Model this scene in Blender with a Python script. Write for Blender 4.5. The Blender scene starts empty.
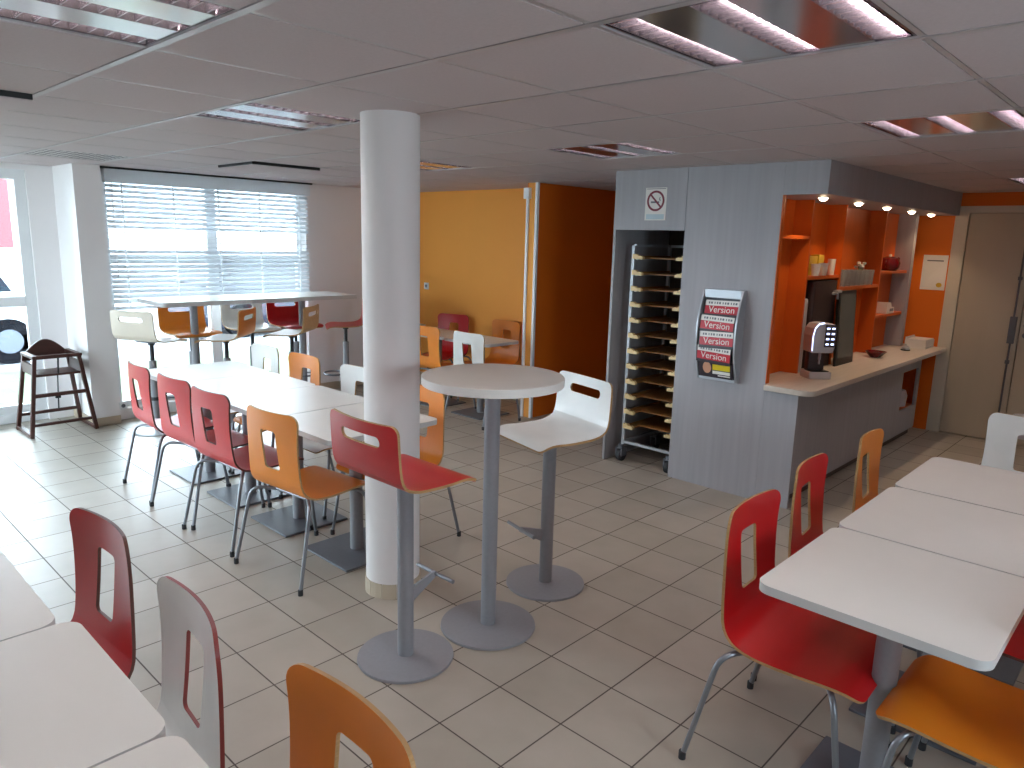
import bpy, bmesh, math, random
from mathutils import Vector, Matrix
random.seed(7)
C = bpy.context.scene.collection
PI = math.pi
U = 0.31            # floor tile pitch
CZ = 2.25           # ceiling height

# ------------------------------------------------------------------ materials
def lin(c):
    c = c / 255.0
    return c / 12.92 if c <= 0.04045 else ((c + 0.055) / 1.055) ** 2.4
def rgb(r, g, b): return (lin(r), lin(g), lin(b), 1.0)
MATS = {}
def mat(name, col, rough=0.5, metal=0.0, var=0.04, scale=(6, 6, 6), spec=0.5, bump=0.0, emit=None, coat=0.0):
    m = bpy.data.materials.new(name); m.use_nodes = True
    nt = m.node_tree; b = nt.nodes['Principled BSDF']
    b.inputs['Roughness'].default_value = rough; b.inputs['Metallic'].default_value = metal
    b.inputs['Specular IOR Level'].default_value = spec
    b.inputs['Coat Weight'].default_value = coat
    c = rgb(*col)
    tc = nt.nodes.new('ShaderNodeTexCoord'); mp = nt.nodes.new('ShaderNodeMapping')
    mp.inputs['Scale'].default_value = scale
    nz = nt.nodes.new('ShaderNodeTexNoise'); nz.inputs['Scale'].default_value = 1.0; nz.inputs['Detail'].default_value = 5
    nt.links.new(tc.outputs['Object'], mp.inputs['Vector']); nt.links.new(mp.outputs['Vector'], nz.inputs['Vector'])
    rp = nt.nodes.new('ShaderNodeValToRGB')
    rp.color_ramp.elements[0].position = 0.3; rp.color_ramp.elements[1].position = 0.7
    rp.color_ramp.elements[0].color = tuple(min(1, x * (1 - var)) for x in c[:3]) + (1,)
    rp.color_ramp.elements[1].color = tuple(min(1, x * (1 + var)) for x in c[:3]) + (1,)
    nt.links.new(nz.outputs['Fac'], rp.inputs['Fac']); nt.links.new(rp.outputs['Color'], b.inputs['Base Color'])
    if bump:
        bp = nt.nodes.new('ShaderNodeBump'); bp.inputs['Strength'].default_value = bump; bp.inputs['Distance'].default_value = 0.002
        nt.links.new(nz.outputs['Fac'], bp.inputs['Height']); nt.links.new(bp.outputs['Normal'], b.inputs['Normal'])
    if emit:
        b.inputs['Emission Color'].default_value = rgb(*emit[0]); b.inputs['Emission Strength'].default_value = emit[1]
    MATS[name] = m
    return m
mat('red_ply', (190, 20, 26), 0.33)
mat('orange_ply', (226, 130, 30), 0.35)
mat('white_ply', (232, 230, 226), 0.35)
mat('tan_ply', (205, 172, 128), 0.45, var=0.08, scale=(4, 40, 40))
mat('ply_edge', (176, 138, 92), 0.6, var=0.15, scale=(20, 20, 200))
mat('red_edge', (132, 52, 48), 0.5)
mat('hazed_ply', (226, 214, 198), 0.4)  # tan plywood paled, window haze put into the colour
mat('dark_edge', (92, 50, 40), 0.5)
mat('steel', (134, 136, 142), 0.36, 0.6)
mat('grey_paint', (140, 140, 145), 0.45, 0.05, var=0.03, scale=(60, 60, 60))
mat('plate_paint', (102, 104, 112), 0.45, 0.1, var=0.03, scale=(60, 60, 60))
mat('black_rubber', (48, 48, 52), 0.6)
mat('white_top', (226, 223, 218), 0.34, var=0.015)
mat('top_edge', (205, 203, 202), 0.4, var=0.02)
mat('white_wall', (244, 240, 240), 0.75, var=0.015, scale=(2, 2, 2), bump=0.05)
mat('column_paint', (230, 224, 222), 0.6, var=0.015, scale=(3, 3, 3))
mat('ceiling_tile', (196, 184, 185), 0.85, var=0.03, scale=(90, 90, 90), bump=0.15)
mat('ceiling_bar', (180, 172, 172), 0.32)
mat('orange_wall', (246, 168, 74), 0.65, var=0.02, scale=(2, 2, 2))
mat('shaded_orange', (234, 116, 18), 0.6, var=0.02, scale=(2, 2, 2))  # wall orange deepened, the low light is in the colour
mat('shelf_orange', (208, 92, 20), 0.45, var=0.04, scale=(20, 20, 3))
mat('grey_wood', (164, 162, 166), 0.5, var=0.06, scale=(28, 28, 1.2))
mat('counter_top', (202, 190, 176), 0.4, var=0.06, scale=(2, 26, 26))
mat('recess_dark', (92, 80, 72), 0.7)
mat('door_paint', (190, 178, 158), 0.55, var=0.03, scale=(6, 6, 1))
mat('door_frame', (214, 206, 188), 0.5, var=0.02)
mat('pvc', (238, 240, 242), 0.4, var=0.01)
mat('blind_slat', (236, 238, 240), 0.5, var=0.01)
mat('skirting', (196, 180, 158), 0.4, var=0.05)
mat('silver', (178, 182, 188), 0.35, 0.35)
mat('mirror', (190, 186, 184), 0.16, 0.85, var=0.01)
mat('louvre', (150, 140, 148), 0.22, 0.9, var=0.02)
mat('tube_white', (240, 240, 240), 0.4, emit=((255, 246, 240), 27.0))  # tubes look unlit; emission added to brighten the room
mat('black', (18, 18, 20), 0.5)
mat('dark_wood', (70, 34, 26), 0.42, var=0.2, scale=(8, 8, 50))
mat('strap', (24, 22, 26), 0.7)
mat('cream', (232, 205, 150), 0.5)
mat('tray_brown', (150, 104, 52), 0.5, var=0.08)
mat('paper', (232, 228, 222), 0.6)
mat('sign_red', (120, 16, 40), 0.5)
mat('sign_teal', (186, 204, 210), 0.6)
mat('mag_red', (190, 18, 44), 0.4)
mat('mag_black', (40, 30, 40), 0.4)
mat('mag_yellow', (226, 200, 30), 0.4)
mat('skin_print', (206, 150, 120), 0.5)
mat('grass', (58, 68, 44), 0.9, var=0.25, scale=(3, 3, 3))
mat('tarmac', (92, 94, 98), 0.9, var=0.1)
mat('car_paint', (206, 210, 214), 0.25, 0.2, coat=0.6)
mat('car_silver', (22, 28, 44), 0.4, 0.1)
mat('car_trim', (16, 20, 34), 0.7, spec=0.2)
mat('tyre', (10, 11, 16), 0.9, spec=0.1)
mat('hub', (90, 96, 108), 0.5, 0.3)
mat('car_glass', (30, 38, 46), 0.08)
mat('red_clad', (120, 44, 50), 0.7)
mat('pale_render', (226, 226, 224), 0.8)
mat('roof_grey', (120, 122, 128), 0.8)
mat('yellow_pack', (214, 176, 60), 0.5)
mat('white_ceramic', (236, 232, 224), 0.25)
mat('dark_red_gloss', (96, 10, 14), 0.15, coat=0.5)
mat('machine_grey', (196, 192, 194), 0.35, 0.2)
mat('machine_dark', (60, 44, 44), 0.4)
mat('led', (200, 210, 255), 0.4, emit=((190, 205, 255), 1.7))
mat('lamp_glow', (255, 240, 220), 0.4, emit=((255, 226, 190), 14.0))
mat('stem_green', (90, 120, 60), 0.7)
mat('screen', (92, 96, 92), 0.25)

def glass_mat(name, tint, ior=1.45, rough=0.0):
    m = bpy.data.materials.new(name); m.use_nodes = True; nt = m.node_tree
    nt.nodes.remove(nt.nodes['Principled BSDF'])
    out = nt.nodes['Material Output']
    tr = nt.nodes.new('ShaderNodeBsdfTransparent'); tr.inputs['Color'].default_value = tint
    gl = nt.nodes.new('ShaderNodeBsdfGlossy'); gl.inputs['Roughness'].default_value = rough
    fr = nt.nodes.new('ShaderNodeFresnel'); fr.inputs['IOR'].default_value = ior
    mx = nt.nodes.new('ShaderNodeMixShader')
    nt.links.new(fr.outputs['Fac'], mx.inputs['Fac']); nt.links.new(tr.outputs[0], mx.inputs[1]); nt.links.new(gl.outputs[0], mx.inputs[2])
    nt.links.new(mx.outputs[0], out.inputs['Surface'])
    MATS[name] = m
glass_mat('pane_glass', (0.94, 0.97, 0.97, 1))
glass_mat('cup_glass', (0.95, 0.96, 0.95, 1), 1.5, 0.03)
_nt = MATS['cup_glass'].node_tree; _o = _nt.nodes['Material Output']; _prev = _o.inputs['Surface'].links[0].from_socket
_df = _nt.nodes.new('ShaderNodeBsdfDiffuse'); _df.inputs['Color'].default_value = rgb(225, 225, 220); _mx = _nt.nodes.new('ShaderNodeMixShader'); _mx.inputs['Fac'].default_value = 0.22
_nt.links.new(_prev, _mx.inputs[1]); _nt.links.new(_df.outputs[0], _mx.inputs[2]); _nt.links.new(_mx.outputs[0], _o.inputs['Surface'])

m = bpy.data.materials.new('blind_slat'); m.use_nodes = True; nt = m.node_tree; nt.nodes.remove(nt.nodes['Principled BSDF'])
d_ = nt.nodes.new('ShaderNodeBsdfDiffuse'); d_.inputs['Color'].default_value = rgb(238, 240, 242)
t_ = nt.nodes.new('ShaderNodeBsdfTranslucent'); t_.inputs['Color'].default_value = rgb(236, 240, 244)
x_ = nt.nodes.new('ShaderNodeMixShader'); x_.inputs['Fac'].default_value = 0.42
nt.links.new(d_.outputs[0], x_.inputs[1]); nt.links.new(t_.outputs[0], x_.inputs[2]); nt.links.new(x_.outputs[0], nt.nodes['Material Output'].inputs['Surface'])
MATS['blind_slat'] = m
def math_node(nt, op, a, b=None, c=None):
    n = nt.nodes.new('ShaderNodeMath'); n.operation = op
    for i, v in enumerate((a, b, c)):
        if v is None: continue
        if isinstance(v, (int, float)): n.inputs[i].default_value = v
        else: nt.links.new(v, n.inputs[i])
    return n.outputs[0]
def floor_material():
    m = bpy.data.materials.new('floor_tiles'); m.use_nodes = True; nt = m.node_tree; b = nt.nodes['Principled BSDF']
    tc = nt.nodes.new('ShaderNodeTexCoord'); sp = nt.nodes.new('ShaderNodeSeparateXYZ')
    nt.links.new(tc.outputs['Object'], sp.inputs[0])
    def line(o):
        f = math_node(nt, 'DIVIDE', o, U); r = math_node(nt, 'ROUND', f)
        return math_node(nt, 'MULTIPLY', math_node(nt, 'ABSOLUTE', math_node(nt, 'SUBTRACT', f, r)), U)
    d = math_node(nt, 'MINIMUM', line(sp.outputs[0]), line(sp.outputs[1]))
    mr = nt.nodes.new('ShaderNodeMapRange'); mr.inputs['From Min'].default_value = 0.0018; mr.inputs['From Max'].default_value = 0.0036
    nt.links.new(d, mr.inputs['Value'])
    fx = math_node(nt, 'FLOOR', math_node(nt, 'DIVIDE', sp.outputs[0], U)); fy = math_node(nt, 'FLOOR', math_node(nt, 'DIVIDE', sp.outputs[1], U))
    cb = nt.nodes.new('ShaderNodeCombineXYZ'); nt.links.new(fx, cb.inputs[0]); nt.links.new(fy, cb.inputs[1])
    wn = nt.nodes.new('ShaderNodeTexWhiteNoise'); nt.links.new(cb.outputs[0], wn.inputs['Vector'])
    nz = nt.nodes.new('ShaderNodeTexNoise'); nz.inputs['Scale'].default_value = 5; nz.inputs['Detail'].default_value = 6
    nt.links.new(tc.outputs['Object'], nz.inputs['Vector'])
    v = math_node(nt, 'MULTIPLY_ADD', wn.outputs['Value'], 0.35, math_node(nt, 'MULTIPLY', nz.outputs['Fac'], 0.65))
    rp = nt.nodes.new('ShaderNodeValToRGB'); e = rp.color_ramp.elements
    e[0].position = 0.25; e[1].position = 0.8; e[0].color = rgb(163, 154, 141); e[1].color = rgb(181, 172, 160)
    nt.links.new(v, rp.inputs['Fac'])
    mx = nt.nodes.new('ShaderNodeMix'); mx.data_type = 'RGBA'
    nt.links.new(mr.outputs['Result'], mx.inputs['Factor']); mx.inputs['A'].default_value = rgb(80, 70, 64)
    nt.links.new(rp.outputs['Color'], mx.inputs['B']); nt.links.new(mx.outputs['Result'], b.inputs['Base Color'])
    rr = math_node(nt, 'MULTIPLY_ADD', mr.outputs['Result'], -0.42, 0.8)
    rr = math_node(nt, 'MULTIPLY_ADD', nz.outputs['Fac'], 0.08, rr)
    nt.links.new(rr, b.inputs['Roughness'])
    bp = nt.nodes.new('ShaderNodeBump'); bp.inputs['Strength'].default_value = 0.5; bp.inputs['Distance'].default_value = 0.002
    nt.links.new(mr.outputs['Result'], bp.inputs['Height']); nt.links.new(bp.outputs['Normal'], b.inputs['Normal'])
    MATS['floor_tiles'] = m
floor_material()

# ------------------------------------------------------------------ mesh builder
class MB:
    def __init__(s): s.v = []; s.f = []; s.m = []; s.sm = []
    def add(s, vs, fs, mi=0, smooth=False):
        o = len(s.v); s.v += [tuple(p) for p in vs]
        for f in fs: s.f.append([o + i for i in f]); s.m.append(mi); s.sm.append(smooth)
        return s
    def box(s, a, b, mi=0):
        x0, y0, z0 = (min(a[i], b[i]) for i in range(3)); x1, y1, z1 = (max(a[i], b[i]) for i in range(3))
        return s.add([(x0, y0, z0), (x1, y0, z0), (x1, y1, z0), (x0, y1, z0), (x0, y0, z1), (x1, y0, z1), (x1, y1, z1), (x0, y1, z1)],
                     [(0, 3, 2, 1), (4, 5, 6, 7), (0, 1, 5, 4), (1, 2, 6, 5), (2, 3, 7, 6), (3, 0, 4, 7)], mi)
    def prism(s, poly, z0, z1, mi=0, axis=2, side=None):
        """polygon in the two other axes, extruded along axis"""
        def P(p, h):
            if axis == 2: return (p[0], p[1], h)
            if axis == 1: return (p[0], h, p[1])
            return (h, p[0], p[1])
        n = len(poly)
        s.add([P(p, z0) for p in poly] + [P(p, z1) for p in poly], [tuple(range(n - 1, -1, -1)), tuple(range(n, 2 * n))], mi)
        s.add([P(p, z0) for p in poly] + [P(p, z1) for p in poly], [(i, (i + 1) % n, n + (i + 1) % n, n + i) for i in range(n)], mi if side is None else side, n > 12)
        return s
    def lathe(s, prof, c=(0, 0, 0), n=32, mi=0, smooth=True):
        vs = []
        for r, z in prof:
            for k in range(n):
                a = 2 * PI * k / n; vs.append((c[0] + r * math.cos(a), c[1] + r * math.sin(a), c[2] + z))
        fs = []
        for i in range(len(prof) - 1):
            for k in range(n):
                k2 = (k + 1) % n; fs.append((i * n + k, i * n + k2, (i + 1) * n + k2, (i + 1) * n + k))
        s.add(vs, fs, mi, smooth)
        o = len(s.v) - len(vs)
        if prof[0][0] > 1e-6: s.f.append([o + k for k in range(n - 1, -1, -1)]); s.m.append(mi); s.sm.append(False)
        if prof[-1][0] > 1e-6: s.f.append([o + (len(prof) - 1) * n + k for k in range(n)]); s.m.append(mi); s.sm.append(False)
        return s
    def tube(s, path, r, n=10, mi=0, closed=False):
        P = [Vector(p) for p in path]; N = len(P); vs = []
        up = None
        for i in range(N):
            if closed: t = P[(i + 1) % N] - P[i - 1]
            else: t = P[min(i + 1, N - 1)] - P[max(i - 1, 0)]
            t.normalize()
            if up is None:
                up = Vector((0, 0, 1)) if abs(t.z) < 0.9 else Vector((1, 0, 0))
            a = up - t * up.dot(t); a.normalize(); up = a; b = t.cross(a)
            rr = r[i] if isinstance(r, (list, tuple)) else r
            for k in range(n):
                g = 2 * PI * k / n; vs.append(P[i] + (a * math.cos(g) + b * math.sin(g)) * rr)
        fs = []
        for i in range(N if closed else N - 1):
            j = (i + 1) % N
            for k in range(n):
                k2 = (k + 1) % n; fs.append((i * n + k, i * n + k2, j * n + k2, j * n + k))
        s.add(vs, fs, mi, True)
        if not closed:
            o = len(s.v) - len(vs)
            s.f.append([o + k for k in range(n - 1, -1, -1)]); s.m.append(mi); s.sm.append(False)
            s.f.append([o + (N - 1) * n + k for k in range(n)]); s.m.append(mi); s.sm.append(False)
        return s
    def bar(s, p0, p1, w, h, mi=0):
        """rectangular bar"""
        p0, p1 = Vector(p0), Vector(p1); t = (p1 - p0).normalized()
        up = Vector((0, 0, 1)) if abs(t.z) < 0.95 else Vector((1, 0, 0))
        a = t.cross(up).normalized() * (w / 2); b = a.cross(t).normalized() * (h / 2)
        vs = [p + x * a + y * b for p in (p0, p1) for x, y in ((-1, -1), (1, -1), (1, 1), (-1, 1))]
        return s.add(vs, [(3, 2, 1, 0), (4, 5, 6, 7), (0, 1, 5, 4), (1, 2, 6, 5), (2, 3, 7, 6), (3, 0, 4, 7)], mi)
    def mesh(s, name, mats, bevel=0.0):
        me = bpy.data.meshes.new(name); me.from_pydata(s.v, [], s.f)
        for m in (mats if isinstance(mats, (list, tuple)) else [mats]): me.materials.append(MATS[m])
        me.polygons.foreach_set('material_index', s.m); me.polygons.foreach_set('use_smooth', s.sm); me.update()
        bm = bmesh.new(); bm.from_mesh(me)
        bmesh.ops.remove_doubles(bm, verts=bm.verts, dist=1e-5)
        bmesh.ops.recalc_face_normals(bm, faces=bm.faces)
        for e in bm.edges:
            if len(e.link_faces) == 2 and e.calc_face_angle(0) > 0.65: e.smooth = False
        if bevel:
            es = [e for e in bm.edges if len(e.link_faces) == 2 and e.calc_face_angle(0) > 0.6]
            bmesh.ops.bevel(bm, geom=es, offset=bevel, segments=2, profile=0.5, affect='EDGES', clamp_overlap=True)
        bm.to_mesh(me); bm.free()
        return me
    def build(s, name, mats, parent=None, bevel=0.0, loc=None):
        o = bpy.data.objects.new(name, s.mesh(name, mats, bevel)); C.objects.link(o)
        if parent: o.parent = parent
        if loc: o.location = loc
        return o

def fillet(pts, r, n=5):
    P = [Vector(p) for p in pts]; out = [P[0]]
    for i in range(1, len(P) - 1):
        a, b, c = P[i - 1], P[i], P[i + 1]
        d1 = (a - b); d2 = (c - b); q = min(r, d1.length * 0.45, d2.length * 0.45)
        s0 = b + d1.normalized() * q; s1 = b + d2.normalized() * q
        for k in range(n + 1):
            t = k / n; out.append(s0 * (1 - t) ** 2 + b * 2 * t * (1 - t) + s1 * t ** 2)
    out.append(P[-1]); return out
def round_rect(x0, y0, x1, y1, r, n=6):
    out = []
    for cx, cy, a0 in ((x1 - r, y1 - r, 0), (x0 + r, y1 - r, PI / 2), (x0 + r, y0 + r, PI), (x1 - r, y0 + r, 1.5 * PI)):
        for k in range(n + 1):
            a = a0 + PI / 2 * k / n; out.append((cx + r * math.cos(a), cy + r * math.sin(a)))
    return out

def tag(o, label, cat, group=None, kind=None):
    o['label'] = label; o['category'] = cat
    if group: o['group'] = group
    if kind: o['kind'] = kind
    return o
def thing(name, label, cat, loc=(0, 0, 0), rot=0.0, group=None):
    o = bpy.data.objects.new(name, None); C.objects.link(o); o.empty_display_size = 0.1
    o.location = loc; o.rotation_euler = (0, 0, rot); return tag(o, label, cat, group)
def struct(o): o['kind'] = 'structure'; return o
def dup(root, loc, rot, label, group=None):
    r = root.copy(); C.objects.link(r); r.location = loc; r.rotation_euler = (0, 0, rot); r['label'] = label
    if group: r['group'] = group
    for ch in list(root.children):
        c = ch.copy(); C.objects.link(c); c.parent = r
        for g in list(ch.children):
            d = g.copy(); C.objects.link(d); d.parent = c
    return r

# ------------------------------------------------------------------ curved plywood shells
def catmull(P, n=6):
    P = [Vector(p) for p in P]; Q = [P[0] * 2 - P[1]] + P + [P[-1] * 2 - P[-2]]; out = []
    for i in range(1, len(Q) - 2):
        for k in range(n):
            t = k / n
            out.append(0.5 * ((2 * Q[i]) + (Q[i + 1] - Q[i - 1]) * t + (2 * Q[i - 1] - 5 * Q[i] + 4 * Q[i + 1] - Q[i + 2]) * t * t + (3 * Q[i] - Q[i - 1] - 3 * Q[i + 1] + Q[i + 2]) * t ** 3))
    out.append(P[-1]); return out
class Profile:
    def __init__(s, pts):
        P = catmull([(x, 0, z) for x, z in pts], 12); s.p = P; s.l = [0]
        for a, b in zip(P, P[1:]): s.l.append(s.l[-1] + (b - a).length)
        s.L = s.l[-1]
    def at(s, d):
        d = max(0, min(s.L, d)); i = 0
        while i < len(s.l) - 2 and s.l[i + 1] < d: i += 1
        t = (d - s.l[i]) / max(1e-9, s.l[i + 1] - s.l[i]); p = s.p[i].lerp(s.p[i + 1], t)
        j0 = max(0, i - 1); j1 = min(len(s.p) - 1, i + 2); tg = (s.p[j1] - s.p[j0]).normalized()
        return p, Vector((-tg.z, 0, tg.x))     # normal
def shell(prof, d0, d1, halfw, hole, holew, holer, bow, th, rows, round0=0, round1=0, close0=True, close1=True, sign=1):
    """plywood sheet strip from arc length d0 to d1. hole=(a,b) arc range; returns MB with mats 0 inner,1 outer,2 rim"""
    ds = [d0 + (d1 - d0) * k / rows for k in range(rows + 1)]
    for e, rr in ((d0, round0), (d1, round1)):
        if rr:
            for k in range(1, 7): ds.append(e + (rr * (1 - math.cos(PI / 2 * k / 6))) * (1 if e == d0 else -1))
    if hole:
        a, b = hole; ds = [d for d in ds if not (a - 0.004 < d < a + holer + 0.004 or b - holer - 0.004 < d < b + 0.004)]
        for k in range(0, 6):
            q = holer * (1 - math.cos(PI / 2 * k / 5)); ds += [a + q, b - q]
    ds = sorted(set(round(d, 6) for d in ds))
    def wid(d):
        w = halfw(d)
        for e, rr in ((d0, round0), (d1, round1)):
            q = abs(d - e)
            if rr and q < rr: w = w - rr + math.sqrt(max(0, rr * rr - (rr - q) ** 2))
        return w
    def hw(d):
        if not hole: return halfw(d) * 0.3
        a, b = hole
        if d <= a or d >= b: return holew - holer
        q = min(d - a, b - d)
        return holew if q >= holer else holew - holer + math.sqrt(max(0, holer ** 2 - (holer - q) ** 2))
    no, ni = 4, 4
    V0, V1 = [], []
    ncol = 2 * no + ni + 1
    for d in ds:
        p, nrm = prof.at(d); W = wid(d); h = min(hw(d), W * 0.9)
        us = [-W + (W - h) * k / no for k in range(no)] + [-h + 2 * h * k / ni for k in range(ni)] + [h + (W - h) * k / no for k in range(no + 1)]
        for u in us:
            off = bow(d) * (u * u)
            q = p + Vector((0, u, 0)) + nrm * off
            V0.append(q + nrm * th / 2); V1.append(q - nrm * th / 2)
    N = len(V0); mb = MB(); R = len(ds)
    quads = []
    for i in range(R - 1):
        for k in range(ncol - 1):
            if hole and no <= k < no + ni and ds[i] >= hole[0] - 1e-6 and ds[i + 1] <= hole[1] + 1e-6: continue
            quads.append((i * ncol + k, i * ncol + k + 1, (i + 1) * ncol + k + 1, (i + 1) * ncol + k))
    cnt = {}
    for q in quads:
        for a, b in zip(q, q[1:] + q[:1]): cnt[(min(a, b), max(a, b))] = cnt.get((min(a, b), max(a, b)), 0) + 1
    mb.v = [tuple(v) for v in V0 + V1]
    for q in quads:
        mb.f.append(list(q)); mb.m.append(0); mb.sm.append(True)
        mb.f.append([N + i for i in reversed(q)]); mb.m.append(1); mb.sm.append(True)
    for (a, b), c in cnt.items():
        if c == 1:
            ra, rb = a // ncol, b // ncol
            if ra == rb == 0 and not close0: continue
            if ra == rb == R - 1 and not close1: continue
            mb.f.append([a, b, N + b, N + a]); mb.m.append(2); mb.sm.append(False)
    return mb
def shell_mesh(mb, name, mats):
    me = bpy.data.meshes.new(name); me.from_pydata(mb.v, [], mb.f)
    for m in mats: me.materials.append(MATS[m])
    me.polygons.foreach_set('material_index', mb.m); me.polygons.foreach_set('use_smooth', mb.sm); me.update()
    bm = bmesh.new(); bm.from_mesh(me); bmesh.ops.recalc_face_normals(bm, faces=bm.faces)
    for e in bm.edges:
        fs = e.link_faces
        if len(fs) == 2 and (fs[0].material_index == 2) != (fs[1].material_index == 2): e.smooth = False
    bm.to_mesh(me); bm.free(); return me
def link(name, me, parent):
    o = bpy.data.objects.new(name, me); C.objects.link(o); o.parent = parent; return o

# ------------------------------------------------------------------ dining chair
CH = Profile([(-.262, .868), (-.256, .76), (-.242, .63), (-.226, .528), (-.206, .472), (-.162, .440), (-.08, .429), (.02, .430), (.12, .436), (.185, .434), (.222, .416)])
CHAIR = {}
def chair(scheme, x, y, deg, label, group, seat=None):
    inner, outer, rim = scheme
    key = scheme
    if key not in CHAIR:
        t = thing('dining_chair', label, 'chair', (x, y, 0), math.radians(deg), group)
        split = 0.36; L = CH.L
        hw = lambda d: 0.212 - 0.008 * math.sin(PI * min(1, d / 0.36)) if d < 0.36 else 0.212 + 0.013 * min(1, (d - .36) / .15)
        bw = lambda d: 0.75 * max(0.0, 1 - d / 0.36)
        b = shell(CH, 0, split, hw, (0.097, 0.302), 0.061, 0.018, bw, 0.010, 14, round0=0.055, close1=False)
        s = shell(CH, split, L, hw, None, 0, 0, bw, 0.010, 20, round1=0.045, close0=False)
        link('backrest', shell_mesh(b, 'backrest', [inner, outer, rim]), t)
        link('seat', shell_mesh(s, 'seat', [inner, outer, rim]), t)
        for sx in (-1, 1):
            for sy in (-1, 1):
                top = (0.11 * sx - 0.02, 0.13 * sy, 0.410)
                if sx < 0: pts = [top, (-0.205, 0.246 * sy, 0.411), (-0.295, 0.275 * sy, 0.012)]
                else: pts = [top, (0.150, 0.238 * sy, 0.411), (0.212, 0.262 * sy, 0.012)]
                lg = MB().tube(fillet(pts, 0.07), 0.0095).build('leg', 'steel', t)
                f = pts[-1]; MB().lathe([(0.0125, -0.012), (0.0125, 0.016), (0.010, 0.018)], f, 12).build('foot_cap', 'black_rubber', lg)
        fr = MB()
        for xx in (-0.13, 0.09): fr.tube([(xx, -0.122, 0.410), (xx, 0.122, 0.410)], 0.0095)
        for yy in (-0.122, 0.122): fr.tube([(-0.13, yy, 0.410), (0.09, yy, 0.410)], 0.0085)
        fo = fr.build('seat_frame', 'steel', t)
        sp = MB()
        for xx in (-0.10, 0.07):
            for yy in (-0.122, 0.122): sp.lathe([(0.013, 0.0), (0.013, 0.012)], (xx, yy, 0.416), 10)
        sp.build('spacer', 'black_rubber', fo)
        CHAIR[key] = t; return t
    return dup(CHAIR[key], (x, y, 0), math.radians(deg), label, group)
RED = ('red_ply', 'red_ply', 'dark_edge'); ORA = ('orange_ply', 'orange_ply', 'ply_edge'); WHI = ('white_ply', 'white_ply', 'ply_edge')
REDP = ('red_ply', 'red_ply', 'ply_edge'); WR = ('white_ply', 'red_ply', 'red_edge'); RW = ('red_ply', 'white_ply', 'ply_edge')
g1 = 'chairs along the long table row'
chair(RED, -.225, 3.16, -3, 'red chair with its back to us, furthest left at the long table by the window', g1)
chair(RED, -.230, 2.62, 3, 'red chair with its back to us, second from the left at the long table', g1)
chair(RED, -.235, 2.12, 3, 'red chair with its back to us, next to the orange chair at the long table', g1)
chair(ORA, -.215, 1.495, 6, 'orange chair with its back to us, left of the white column at the long table', g1)
chair(WHI, .325, 3.43, 180, 'white chair on the far side of the long table, nearest the bright window', g1)
chair(ORA, .325, 2.86, 180, 'orange chair facing us across the long table, left of a white chair', g1)
chair(WHI, .335, 2.20, 180, 'white chair on the far side of the long table, partly hidden by the column', g1)
chair(ORA, .265, 1.47, 182, 'orange chair on the far side of the long table, just right of the column', g1)
g2 = 'chairs at the tables by the front left'
chair(RED, -1.76, .485, 183.5, 'red chair facing the white tables in the left foreground', g2)
chair(WR, -1.775, -.135, 175, 'white chair with red back and raw plywood edge in the left foreground', g2)
chair(ORA, -1.72, -.73, 180, 'orange chair cut off by the bottom edge, left foreground', g2)
g3 = 'chairs at the tables on the right'
chair(REDP, .135, -1.0, -88, 'red chair with whole seat in view, nearest at the right hand tables', g3)
chair(REDP, .76, -.95, -85, 'red chair tucked in at the right hand tables, behind the nearest red chair', g3)
chair(ORA, 1.41, -.97, -86, 'orange chair tucked in at the right hand tables, nearest the bar counter', g3)
chair(ORA, .115, -1.49, 90, 'orange chair seat under the table corner at bottom right', g3)
chair(RED, .76, -1.50, 90, 'red chair mostly hidden under the right hand tables beyond the orange seat', g3)
chair(RW, 2.70, -1.212, 0, 'white backed chair with red seat at the far end of the right hand tables', g3)
g4 = 'chairs at the tables by the orange wall'
chair(ORA, 2.66, 3.75, 0, 'orange chair with its back to us by the orange wall, behind the round table edge', g4)
chair(WHI, 2.66, 3.13, 0, 'white chair with its back to us at the tables by the orange wall', g4)
chair(RED, 3.17, 4.36, 196, 'red chair facing us against the orange wall', g4)
chair(ORA, 3.20, 3.62, 180, 'orange chair that blends into the orange wall behind it', g4)

# ------------------------------------------------------------------ pedestal tables
TABLE = {}
def table(kind, w, d, x, y, label, group, zt=0.75, plate=0.42):
    if kind in TABLE: return dup(TABLE[kind], (x, y, 0), 0, label, group)
    t = thing('square_table', label, 'table', (x, y, 0), 0, group)
    MB().prism(round_rect(-w / 2, -d / 2, w / 2, d / 2, 0.045), zt - 0.027, zt, 0, side=1).build('tabletop', ['white_top', 'top_edge'], t)
    MB().lathe([(0.036, 0.012), (0.036, zt - 0.035)], n=24).build('pole', 'grey_paint', t)
    MB().box((-plate / 2, -plate / 2, 0), (plate / 2, plate / 2, 0.012)).build('base_plate', 'plate_paint', t, 0.003)
    m = MB().bar((-w * .33, 0, zt - 0.034), (w * .33, 0, zt - 0.034), 0.05, 0.014).bar((0, -d * .33, zt - 0.034), (0, d * .33, zt - 0.034), 0.05, 0.014)
    m.build('top_bracket', 'plate_paint', t)
    TABLE[kind] = t; return t
gl = 'tables pushed into the long row'
for k, lb in enumerate(('white square table at the end of the long row, beside the column', 'white table of the long row, second from the column',
                        'white table of the long row, third from the column', 'white table of the long row, furthest end towards the window')):
    table('long', .69, .606, .028, 1.455 + .614 * k, lb, gl)
gr = 'tables pushed together on the right'
for k, lb in enumerate(('white table nearest us on the right, rounded corner over orange seat', 'white table in the middle of the three on the right', 'white table furthest back of the three on the right, towards the door')):
    table('right', .632, .60, .102 + .642 * k, -1.235, lb, gr)
table('right', .632, .60, 2.86, -1.32, 'white table beyond the white backed chair at the far right', gr)
gf = 'tables at the front left'
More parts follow.
